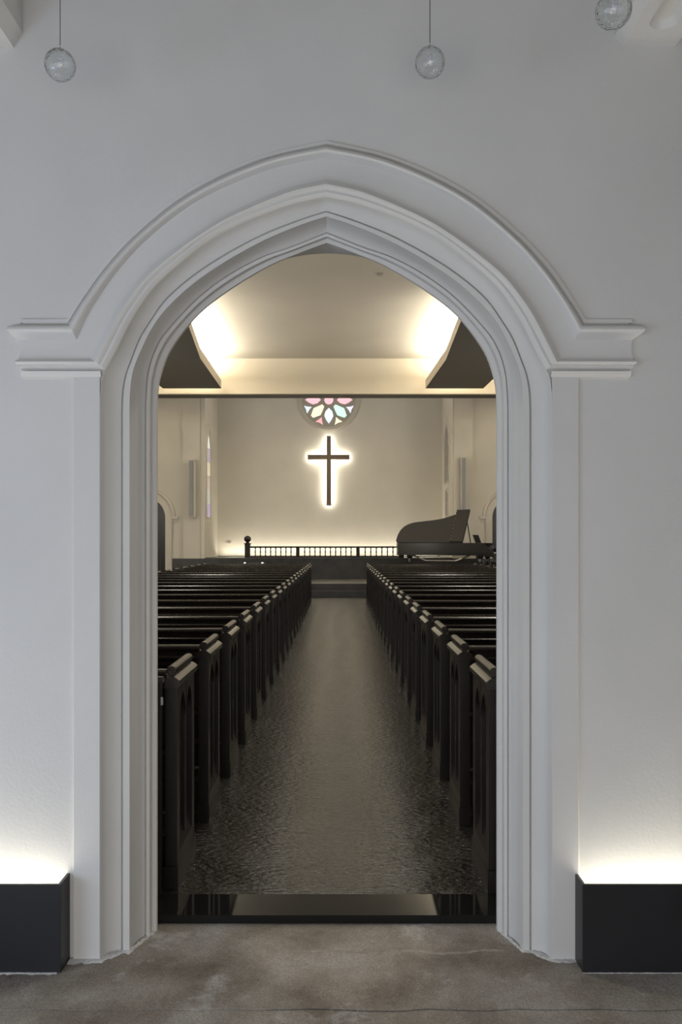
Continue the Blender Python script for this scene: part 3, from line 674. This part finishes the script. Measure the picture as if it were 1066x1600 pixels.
# ------------------------------------------------------------------ grand piano
def piano():
    zf = .50; th = math.radians(-20)
    t = thing('grand_piano', 'black concert grand piano with raised lid on the side stage', 'piano', (X(618, 24.55), 24.45, zf), th)
    k = 1.0
    out = [(.06, 0), (0, .08), (0, .34), (.05, .60), (.16, .78), (.34, .90), (.6, .96), (.95, 1.02), (1.25, 1.10), (1.55, 1.25), (1.8, 1.40), (2.0, 1.48), (2.15, 1.50), (2.62, 1.50), (2.62, 0)]
    sm = catmull(out[1:13], 4); body = [(.06, 0)]+sm+[(2.62, 1.50), (2.62, 0)]
    zb, zt = .64, 1.00
    MB().prism([(p[0], p[1]) for p in body], 'z', zb, zt-.002).build('rim', PIANO, t, smooth=30)
    # plate visible inside
    cx, cy = 1.3, .6
    ins = [(cx+(p[0]-cx)*.95, cy+(p[1]-cy)*.93) for p in body]
    MB().prism(ins, 'z', zt-.002, zt+.001).build('iron_plate', mat('bronzed_plate', (.12, .085, .03), .4, metal=.6), t)
    # lid: hinged along the spine (v = 0), raised
    ang = math.radians(41); ca, sa = math.cos(ang), math.sin(ang)
    def lidp(u, v, d): return (u, v*ca-d*sa, zt+v*sa+d*ca)
    def plate(poly, d0, d1):
        n = len(poly); vs = [lidp(p[0], p[1], d0) for p in poly]+[lidp(p[0], p[1], d1) for p in poly]
        return MB().add(vs, [tuple(range(n)), tuple(range(2*n-1, n-1, -1))]+[(i, n+i, n+(i+1) % n, (i+1) % n) for i in range(n)])
    main = [(.04, 0)]+[p for p in sm if p[0] < 2.02]+[(2.02, 1.49), (2.02, 0)]
    plate(main, 0, .025).build('lid', PIANOL, t)
    plate([(1.62, .02), (2.01, .02), (2.01, 1.49), (1.62, 1.47)], .028, .05).build('front_flap', PIANOL, t)
    h = MB()
    for i in range(9): a = lidp(1.63, .1+.16*i, .05); h.tube(a, (a[0]+.02, a[1], a[2]), .018, 6)
    h.build('flap_hinge', BRASS, t)
    a = lidp(1.92, 1.28, 0); MB().tube((1.98, 1.38, zt-.02), a, .016, 8).build('lid_prop', WOOD, t)
    # keyboard end
    MB().box(2.62, 2.92, .0, 1.50, .60, .70).build('key_bed', PIANO, t, bevel=.01)
    for v in (0.0, 1.40): MB().prism([(2.62, .70), (2.90, .70), (2.90, .76), (2.80, .82), (2.62, .97)], 'y', v, v+.10).build('cheek', PIANO, t)
    kb = MB()
    for i in range(52): kb.box(2.70, 2.86, .105+i*.0248, .105+i*.0248+.0232, .70, .725)
    o = kb.build('white_keys', IVORY, t); o['kind'] = 'stuff'
    kk = MB()
    for i in range(51):
        if i % 7 in (0, 1, 3, 4, 5): kk.box(2.70, 2.80, .123+i*.0248, .123+i*.0248+.012, .725, .738)
    o = kk.build('black_keys', PIANO, t); o['kind'] = 'stuff'
    MB().box(2.60, 2.64, .10, 1.40, .70, .98).build('fallboard', PIANO, t)
    # music desk
    MB().hexa([(2.36, .35, zt-.02), (2.36, 1.15, zt-.02), (2.33, 1.15, zt-.02), (2.33, .35, zt-.02), (2.26, .35, zt+.24), (2.26, 1.15, zt+.24), (2.23, 1.15, zt+.24), (2.23, .35, zt+.24)]).build('music_desk', PIANO, t)
    for (u, v) in ((.32, .42), (2.5, .14), (2.5, 1.36)):
        lg = MB().lathe([(.09, zb), (.09, zb-.06), (.06, zb-.10), (.075, .35), (.05, .14), (.06, .12), (.06, .10), (0, .10)], 12, (u, v, 0)).build('leg', PIANO, t, smooth=40)
        MB().lathe([(0, .0), (.05, .0), (.05, .10), (0, .10)], 10, (u, v, 0)).build('caster', CHROME, lg)
    ly = MB().tube((2.30, .62, zb), (2.38, .66, .14), .02).tube((2.30, .88, zb), (2.38, .84, .14), .02).box(2.30, 2.46, .58, .92, .07, .14); ly.build('pedal_lyre', PIANO, t)
    for v in (.66, .75, .84): MB().box(2.46, 2.60, v-.015, v+.015, .09, .105).build('pedal', BRASS, t)
    b = MB().tube((.5, .12, zb), (.9, .12, zb-.16), .025).tube((2.2, .12, zb), (1.8, .12, zb-.16), .025).tube((.9, .12, zb-.16), (1.8, .12, zb-.16), .025); b.build('chrome_brace', CHROME, t)
piano()
# piano bench
t = thing('piano_bench', 'black padded piano bench by the keyboard', 'bench', (X(770, 23.4)+.2, 23.35, .50), math.radians(-20))
MB().box(-.2, .2, -.38, .38, .40, .50).build('cushion', PIANO, t, bevel=.03)
for a in (-.16, .16):
    for b in (-.33, .33): MB().box(a-.025, a+.025, b-.025, b+.025, 0, .40).build('leg', PIANO, t)
# equipment case by the platform
t = thing('equipment_case', 'low black case with two small lit lamps before the chancel platform', 'case', (X(396, 25.2), 25.2, .35))
MB().box(-.34, .34, 0, .5, 0, .52).build('case_body', BLACKM, t, bevel=.02)
for x in (-.27, .27): MB().lathe([(0, 0), (.03, 0), (.03, .03), (0, .035)], 10, (x, .06, .52)).build('lamp', mat('small_lamp', (.9, .9, .9), .4, emit=((1, 1, 1), 1.2)), t)

# ------------------------------------------------------------------ porch fittings
def trough(x0, x1, label):
    """front corner nearest the doorway at x0, running away to x1"""
    s = 1 if x1 > x0 else -1; y0 = 3.043-WD; zt = .292-ZP
    t = thing('light_trough', label, 'light trough', (x0, WD-.001, ZP), group='uplight troughs beside the doorway')
    L = abs(x1-x0)
    def bx(m, a, b, *r): return m.box(*sorted((s*a, s*b)), *r)
    bx(MB(), 0, L, y0, y0+.012, .0, zt).build('front_panel', BLACKM, t, bevel=.0015)
    MB().box(*sorted((0, s*.012)), y0+.012, 0, .0, zt).build('end_panel', BLACKM, t, bevel=.0015)
    bx(MB(), .012, L, y0+.012, 0, .0, .015).build('base_panel', BLACKM, t)
    bx(MB(), .0125, L, y0+.0125, -.001, zt-.128, zt-.12).build('diffuser', DIFF, t)
trough(-1.036, -3.25, 'black steel uplight trough on the floor, farther from the largest globe')
trough(.897, 3.25, 'black steel uplight trough on the floor below the largest glass globe')

def globe(px, py, r, D, label):
    k = D/F; R = r*k
    c = (X(px, D), D, Z(py, D))
    t = thing('glass_pendant', label, 'pendant', c, group='glass globe pendants in the porch')
    n = 14
    def sph(R, yoff=0): return [(max(0, R*math.sin(PI*i/n)), -R*math.cos(PI*i/n)) for i in range(n+1)]
    m = MB().lathe(sph(R), 24); m.build('glass_globe', GLASS, t, smooth=60)
    v = MB().lathe(sph(R*.90), 24).build('inner_void', GLASS, t, smooth=60); v.data.flip_normals()
    MB().lathe([(0, R*.98), (.004, R*.98), (.004, R+.008), (0, R+.008)], 10).build('ferrule', CHROME, t)
    MB().tube((0, 0, R*.2), (0, 0, R*.55), .006, 8).build('lamp_pin', mat('pin_lamp', (.9, .92, 1), .3), t)
    MB().tube((0, 0, R+.015), (0, 0, 5.4-c[2]), .0013, 6).build('cable', BLACKM, t)
globe(94, 102, 24, 2.72, 'small clear glass globe pendant hanging nearer the plain beam')
globe(672, 98, 23.5, 2.75, 'small clear glass globe pendant hanging above the arch haunch, between the other two')
globe(959, 16, 28, 2.35, 'largest clear glass globe pendant hanging beside the ceiling beam')
